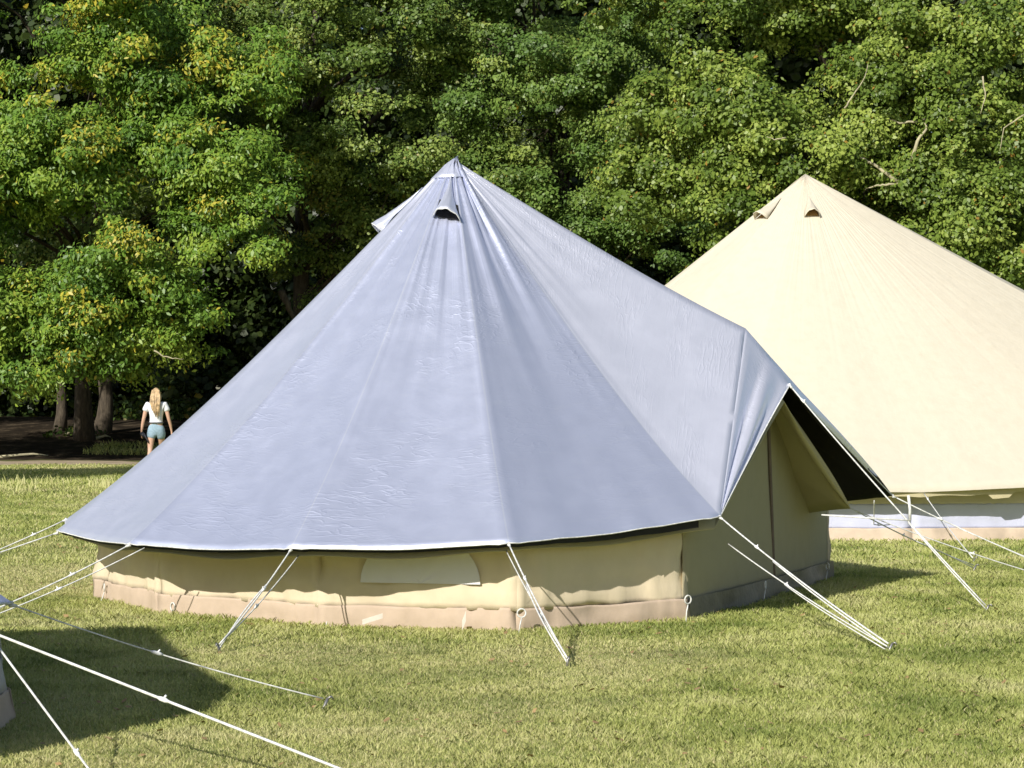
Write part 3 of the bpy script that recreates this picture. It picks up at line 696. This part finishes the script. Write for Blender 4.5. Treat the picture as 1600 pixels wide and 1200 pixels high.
# --- tent 3: mostly outside the picture at lower left
c3=Vector((-4.68,7.95,0)); A3=Vector((c3.x,c3.y,3.0))
tent3=thing('bell_tent',c3,'tent at the lower left edge, only its grey wall corner in view','tent','bell tents in the field')
b3=[polar(c3,t,2.60) for t in (105,135,165,195,225,255,285,315,345,10,35,82)]
wall_strip('wall',b3+[b3[0]],.115,.60,canvas_mat('grey_canvas',(.62,.60,.58),dirt=1.5),tent3,c3,seed=21,center=c3,wavy0=.01,lean=.115,skip={10})
wall_strip('mud_flap',b3+[b3[0]],-.02,.125,M['flap'],tent3,c3,seed=22,center=c3,wavy1=.01,lean=.13,skip={10})
mid_=mid; mid=(b3[10]+b3[11])/2
door_panel(b3[10],b3[11],Vector((mid.x,mid.y,1.7)),.58,M['canvas_door'],tent3,c3,c3); mid=mid_
f3=[Vector((-2.06,8.62,.476)),polar(c3,135,2.85,.5),polar(c3,165,2.85,.5),polar(c3,195,2.85,.5),polar(c3,225,2.85,.5),polar(c3,255,2.85,.5),polar(c3,285,2.85,.5),polar(c3,315,2.85,.5),polar(c3,345,2.85,.5),polar(c3,10,2.85,.5),polar(c3,37,2.85,.52),Vector((-2.05,7.62,.53))]
fly3=thing('tarpaulin_cover',c3,'silver tarpaulin corner over the tent cut off by the left edge','tarpaulin','silver covers')
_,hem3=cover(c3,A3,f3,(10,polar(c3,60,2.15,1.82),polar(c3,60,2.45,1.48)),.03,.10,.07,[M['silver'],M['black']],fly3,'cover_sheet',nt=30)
hm=MB()
for e in hem3: hm.tube(e,.0065,6)
hm.build('hem',M['rope'],fly3,off=c3)

# ------------------------------------------------------------------ ropes and pegs
def slider(p,d,L=.05):
    mb=MB(); d=d.normalized(); x=d.cross(Vector((0,0,1))).normalized(); up=x.cross(d).normalized()
    mb.tube([p-d*L*.5,p-d*L*.2,p+d*L*.2,p+d*L*.5],[.005,.0085,.0085,.005],7); mb.tube([p,p+up*.018+d*.008],[.005,.004],6); return mb
def rope(label,top,peg,r=.0048,double_from=.35,slide=.35,sag=.02,knot=True,tail=False):
    root=thing('guy_rope',peg,label,'rope','guy ropes of the tents'); mb=MB()
    pts=[top.lerp(peg,t/14)-Vector((0,0,sag*4*(t/14)*(1-t/14))) for t in range(15)]
    mb.tube(pts,r,6)
    d=(peg-top); s=d.cross(Vector((0,0,1))).normalized()
    if double_from is not None:
        q=[top.lerp(peg,double_from+(1-double_from)*t/8) for t in range(9)]
        mb.tube([p+s*.020*math.sin(math.pi*min(1,.12+t/8*.9))+Vector((0,0,-sag*.5-.012)) for t,p in enumerate(q)],r*.9,6)
    mb.build('line',M['rope'],root,off=peg)
    if slide is not None: slider(top.lerp(peg,slide)-Vector((0,0,sag*4*slide*(1-slide))),d).build('slider',M['plastic'],root,off=peg)
    if knot:
        k=MB(); k.tube([top+Vector((0,0,.012)),top-Vector((0,0,.004)),top+d.normalized()*.03],[.008,.011,.006],7); k.build('knot',M['rope'],root,off=peg)
    if tail:
        t0=top.lerp(peg,slide); k=MB(); k.tube([t0,t0+Vector((.04,-.01,-.03)),t0+Vector((.06,0,-.09))],.004,5); k.build('loose_end',M['rope'],root,off=peg)
    return root
def peg(label,p,lean):
    l=Vector(lean).normalized(); mb=MB(); top=p+Vector((0,0,.045))+l*.02; low=p-Vector((0,0,.06))-l*.05
    mb.tube([low,p,top],[.006,.007,.007],7); mb.tube([top,top+l*.016+Vector((0,0,.008)),top+l*.024-Vector((0,0,.006))],[.006,.005,.004],6)
    o=mb.build('tent_peg',M['steel'],None,off=p); o.location=p
    return tag(o,label,'tent peg','steel tent pegs')
up=Vector((0,0,.045))
pA=gpt(343,1020); pB=gpt(886,1042); pC=gpt(1388,1019); pD=gpt(1540,957); pE=gpt(-60,985); pF=Vector((-4.35,12.9,0)); pG=Vector((-4.4,13.4,0)); pH=gpt(1521,892); pI=gpt(1690,915); pJ=gpt(505,1108)
rope('white guy rope from the silver cover\'s hem to the peg left of the mesh window',fly_c[3],pA+up,slide=.4)
rope('thin second rope from the inner roof to the peg left of the mesh window',inn[3],pA+up,r=.0035,double_from=None,slide=.55,knot=False)
rope('white guy rope from the cover\'s hem to the peg in mid lawn',fly_c[4],pB+up,slide=.3)
rope('thin second rope from the inner roof to the peg in the middle of the lawn',inn[4],pB+up,r=.0035,double_from=None,slide=.6,knot=False)
rope('long white guy rope from the cover\'s corner beside the tent door to the right-hand lawn',fly_c[5],pC+up,slide=.24,tail=False)
rope('lower of two long ropes running past the closed tent door',at(1138,850,12.7),pC+up+Vector((-.01,-.02,-.012)),r=.004,double_from=.4,slide=.4,knot=False)
rope('thick doubled rope from the porch tip of the silver cover, crossing the cream tent',F1,pD+up,r=.005,double_from=.62,slide=.07,tail=False)
rope('rope from the silver cover\'s left hem running towards the lower left tent',fly_c[2],pE+up,slide=.35)
rope('thinner rope under the cover\'s left hem running off towards the lower left tent',at(226,856,12.5),pE+up+Vector((.05,0,-.01)),r=.004,double_from=None,slide=.5,knot=False)
rope('lower white rope from the far left corner of the silver cover',fly_c[1]+Vector((0,0,-.01)),pF+up,slide=.25)
rope('upper white rope from the far left corner of the silver cover',fly_c[0]+Vector((0,0,.01)),pG+Vector((.2,1.0,.05)),slide=.2)
rope('rope from the far porch corner of the roof to the peg near the cream tent',at(1331,795,14.9),pH+up,r=.0045,slide=.4,double_from=.5,knot=False)
rope('rope from the cover\'s far corner running out of the picture at right',fly_c[6],pI+up,r=.005,slide=.25,double_from=.35)
rope('thin rope beneath the porch rope running out of the picture at right',at(1335,797,14.95),gpt(1640,912)+up,r=.0045,slide=.6,double_from=None,knot=False)
rope('dark-topped thin rope from the lower left tent to its peg in the open lawn',f3[0],pJ+up,r=.0034,double_from=None,slide=.46,sag=.02)
rope('thick white rope crossing the lower left corner of the picture',f3[11],gpt(640,1266)+up,r=.0052,double_from=None,slide=.50,sag=.0,tail=False)
rope('steep white rope beside the lower left tent wall',at(-22,985,7.9),gpt(150,1238)+up,r=.0045,double_from=None,slide=.84,sag=0,knot=False)
# tent 2 ropes
rope('thin rope from the cream tent\'s hem down to a peg beside its wall',at(1443,770,20.0),gpt(1520,880)+up,r=.005,double_from=None,slide=.1)
rope('rope hanging across the silver band at the left end of the cream tent',at(1366,782,19.9),gpt(1362,842)+up+Vector((0,-.1,0)),r=.005,double_from=None,slide=.45,knot=False)
rope('rope from the cream tent\'s hem running off to the right behind the others',hem2[5],gpt(1760,885)+up,r=.006,double_from=None,slide=.2)
# loose bundle hanging on the porch rope
lb=thing('rope_bundle',at(1425,820,13.6),'short loose rope ends knotted on the porch rope in front of the cream tent','rope')
q=F1.lerp(pD+up,.625); k=MB(); k.tube([q+Vector((-.01,0,.16)),q+Vector((.0,0,.07)),q],.010,6); k.tube([q,q+Vector((-.25,.04,.012)),q+Vector((-.55,.1,.03))],.0055,6); lb.location=q; k.build('rope_ends',M['rope'],lb,off=q)
for p,l,lab in ((pA,(-.3,-1,0),'steel peg holding the ropes left of the mesh window'),(pB,(.2,-1,0),'steel peg in the middle of the lawn holding two ropes'),(pC,(1,-.4,0),'steel peg on the right-hand lawn holding the two long ropes'),(pD,(.8,-.6,0),'steel peg in front of the cream tent holding the thick porch rope'),(pH,(1,-.2,0),'steel peg close to the cream tent wall holding the far porch rope'),(pJ,(1,.3,0),'steel peg in the open lawn at the end of the lower left tent\'s thin rope'),(gpt(1520,880),(1,0,0),'steel peg beside the cream tent wall, farthest of the pegs')):
    peg(lab,p,l)

# ------------------------------------------------------------------ the walker
def skin(name,chains,mat,parent,sub=2,root=0):
    """chains: list of point lists [(x,y,z,rx[,ry])]; points equal in position are shared"""
    V=[];R=[];E=[];idx={}
    for ch in chains:
        prev=None
        for p in ch:
            key=tuple(round(c,4) for c in p[:3])
            if key not in idx: idx[key]=len(V); V.append(p[:3]); R.append((p[3],p[4] if len(p)>4 else p[3]))
            if prev is not None: E.append((prev,idx[key]))
            prev=idx[key]
    me=bpy.data.meshes.new(name); me.from_pydata(V,E,[]); o=bpy.data.objects.new(name,me); COL.objects.link(o); me.materials.append(mat); o.parent=parent
    md=o.modifiers.new('skin','SKIN'); md.use_smooth_shade=True
    for i,r in enumerate(R): me.skin_vertices[0].data[i].radius=r
    me.skin_vertices[0].data[root].use_root=True
    s=o.modifiers.new('sub','SUBSURF'); s.levels=sub; s.render_levels=sub
    return o
skinm=simple('skin',(.62,.38,.27),.5,.06); hairm=simple('blonde_hair',(.52,.37,.21),.45,.5,16,bstr=.5); tee=simple('white_cotton',(.82,.82,.84),.8,.04); den=simple('pale_denim',(.30,.42,.52),.85,.15,30); dk=simple('dark_leather',(.03,.03,.045),.5,.2); shoe=simple('white_canvas_shoe',(.7,.7,.7),.7,.1)
PX=-6.78; PY=40.0
per=thing('person',(PX,PY,float(gz(PX,PY))),'person with long blonde hair in white T-shirt and pale denim shorts walking away','person')
# local frame: x right, y away from the camera (walking direction), z up; height 1.66
body=[[(0,0,.90,.125,.10),(0,0,1.02,.105,.085),(0,.01,1.14,.12,.09),(0,.01,1.27,.14,.095),(0,.01,1.36,.10,.075),(0,.012,1.42,.048,.048),(0,.02,1.47,.046,.05),(0,.02,1.535,.066,.078),(0,.02,1.60,.064,.075),(0,.02,1.65,.032,.04)],
 [(0,0,.90,.125,.10),(-.085,.0,.80,.082,.082),(-.10,-.02,.62,.070,.070),(-.105,-.05,.47,.049,.049),(-.105,-.13,.30,.052,.050),(-.105,-.22,.13,.033,.033),(-.105,-.25,.075,.034,.034),(-.11,-.16,.035,.034,.026),(-.11,-.10,.022,.028,.018)],
 [(0,0,.90,.125,.10),(.085,.0,.80,.082,.082),(.085,.10,.63,.068,.068),(.07,.19,.48,.050,.050),(.065,.18,.31,.052,.050),(.065,.16,.14,.033,.033),(.065,.15,.065,.035,.035),(.07,.25,.040,.034,.026),(.07,.31,.03,.028,.018)]]
def arm(s,bend):
    sh=(.165*s,.01,1.335,.048,.05); el=(.235*s,.0+bend*.2,1.07,.036,.036); wr_=(.275*s,.03+bend,.86,.024,.024)
    h=(.285*s,.04+bend,.80,.030,.016); 
    ch=[[(0,.01,1.27,.14,.095),sh,(.205*s,bend*.1,1.20,.043,.043),el,(.26*s,.02+bend*.6,.96,.033,.033),wr_,h]]
    for k,(dy,L) in enumerate(((.026,.062),(.009,.075),(-.009,.070),(-.026,.055))):
        b=(h[0],h[1]+dy,h[2]-.045); ch.append([h,(*b,.0095),(b[0]-.006*s,b[1],b[2]-L*.5,.0085),(b[0]-.018*s,b[1],b[2]-L,.007)])
    ch.append([h,(h[0]-.012*s,h[1]+.038,h[2]-.012,.011),(h[0]-.02*s,h[1]+.05,h[2]-.045,.009)])
    return ch
bd=skin('body',body+arm(-1,-.02)+arm(1,.05),skinm,per,2)
# nose, eyes, mouth, ears on the far side (she walks away)
MB().tube([(0,.098,1.565),(0,.112,1.54),(0,.104,1.525)],[.006,.012,.009],7).build('nose',skinm,per)
for s_ in (-1,1):
    MB().tube([(s_*.068,.02,1.565),(s_*.078,.012,1.55),(s_*.070,.02,1.525)],[.010,.014,.008],6).build('ear',skinm,per)
    MB().tube([(s_*.026,.088,1.565),(s_*.026,.097,1.565)],[.012,.007],8).build('eye',dk,per)
MB().tube([(-.022,.088,1.495),(0,.099,1.494),(.022,.088,1.495)],[.004,.008,.004],6).build('mouth',simple('lips',(.5,.18,.16),.5),per)
skin('t_shirt',[[(0,.0,.955,.150,.118),(0,.0,.985,.140,.112),(0,.005,1.06,.130,.105),(0,.01,1.16,.142,.110),(0,.01,1.28,.160,.112),(0,.01,1.365,.118,.088),(0,.012,1.40,.062,.060)],[(0,.01,1.28,.160,.112),(-.165,.01,1.325,.070,.070),(-.215,.0,1.19,.070,.070)],[(0,.01,1.28,.160,.112),(.165,.01,1.325,.070,.070),(.215,.01,1.19,.070,.070)]],tee,per,2)
skin('shorts',[[(0,0,1.00,.128,.102),(0,0,.90,.150,.122),(-.085,0,.80,.100,.104),(-.098,-.018,.66,.100,.100)],[(0,0,.90,.150,.122),(.085,0.01,.80,.100,.104),(.088,.075,.66,.098,.100)]],den,per,2)
MB().tube([(math.sin(a)*.142,-math.cos(a)*.112,.985) for a in [k*math.pi/8 for k in range(17)]],.012,6).build('belt',dk,per)
# hair: cap plus long strands down the back
skin('hair',[[(0,.005,1.66,.050,.05),(0,-.005,1.60,.080,.085),(0,-.025,1.53,.080,.062),(.005,-.055,1.44,.062,.036),(.015,-.095,1.33,.050,.028),(.02,-.115,1.22,.036,.022),(.03,-.118,1.13,.018,.014)],[(0,-.005,1.60,.080,.085),(-.065,-.015,1.50,.03,.04),(-.075,-.05,1.38,.03,.03),(-.06,-.09,1.27,.022,.02)],[(0,-.005,1.60,.080,.085),(.065,-.015,1.50,.03,.04),(.078,-.045,1.40,.026,.03)]],hairm,per,2)
st=MB()
for i in range(34):
    x=-.09+.18*i/33; e=1.06+.22*random.random(); r_=random.uniform; st.tube([(x*.7,-.07,1.61),(x*.95,-.092-.01*r_(0,1),1.49),(x*.95+r_(-.02,.02),-.125-r_(0,.02),1.36),(x*.6+.02+r_(-.02,.02),-.145-r_(0,.02),1.22),(x*.5+.03+r_(-.03,.03),-.14,e)],[.008,.010,.010,.008,.002],5)
st.build('hair_strands',hairm,per)
MB().tube([(-.105,-.275,.10),(-.105,-.25,.045),(-.11,-.16,.035),(-.11,-.07,.025)],[.03,.042,.042,.028],8).build('shoe',shoe,per)
MB().tube([(.065,.12,.05),(.07,.2,.045),(.07,.29,.04),(.07,.335,.03)],[.03,.042,.042,.026],8).build('shoe',shoe,per)
bo=thing('shoulder_bag',(PX,PY,float(gz(PX,PY))),'small dark bag held low at the left hip of the walking person','bag')
bg=MB(); bg.tube([(-.29,-.03,.79),(-.24,-.06,.76),(-.19,-.04,.71)],[.02,.045,.03],8); bg.build('pouch',dk,bo)
MB().tube([(-.285,.0,.80),(-.23,-.09,.80),(-.15,-.12,.66),(-.13,-.10,.60)],.012,6).build('strap',dk,bo)

# ------------------------------------------------------------------ light, sky, camera
w=bpy.data.worlds.new('World'); sc.world=w; w.use_nodes=True; nt=w.node_tree; bgn=nt.nodes['Background']
sky=nt.nodes.new('ShaderNodeTexSky'); sky.sky_type='NISHITA'; sky.sun_disc=False
elev=math.atan2(1,math.hypot(SUN.x,SUN.y)); sky.sun_elevation=elev; sky.sun_rotation=math.atan2(-SUN.x,-SUN.y)%(2*math.pi)
sky.air_density=1.1; sky.dust_density=1.2
nt.links.new(sky.outputs[0],bgn.inputs[0]); bgn.inputs[1].default_value=.09
sl=bpy.data.lights.new('sun','SUN'); sl.energy=5.0; sl.angle=math.radians(.53); sl.color=(1,.955,.87)
so=bpy.data.objects.new('sun',sl); COL.objects.link(so); so.rotation_euler=SUN.to_track_quat('-Z','Y').to_euler(); so.location=(-20,-20,30)
cam=bpy.data.cameras.new('camera'); cam.sensor_width=36; cam.lens=36*F_PX/1600; cam.shift_y=(HOR-600)/1600; cam.clip_end=5000
co=bpy.data.objects.new('camera',cam); COL.objects.link(co); co.location=(0,0,CAMZ); co.rotation_euler=(math.pi/2,0,0); sc.camera=co
sc.view_settings.view_transform='Standard'; sc.view_settings.look='None'; sc.view_settings.exposure=0
sc.render.engine='CYCLES'; sc.cycles.max_bounces=6; sc.cycles.diffuse_bounces=3; sc.cycles.glossy_bounces=3
print('faces',sum(len(o.data.polygons) for o in bpy.data.objects if o.type=='MESH'))
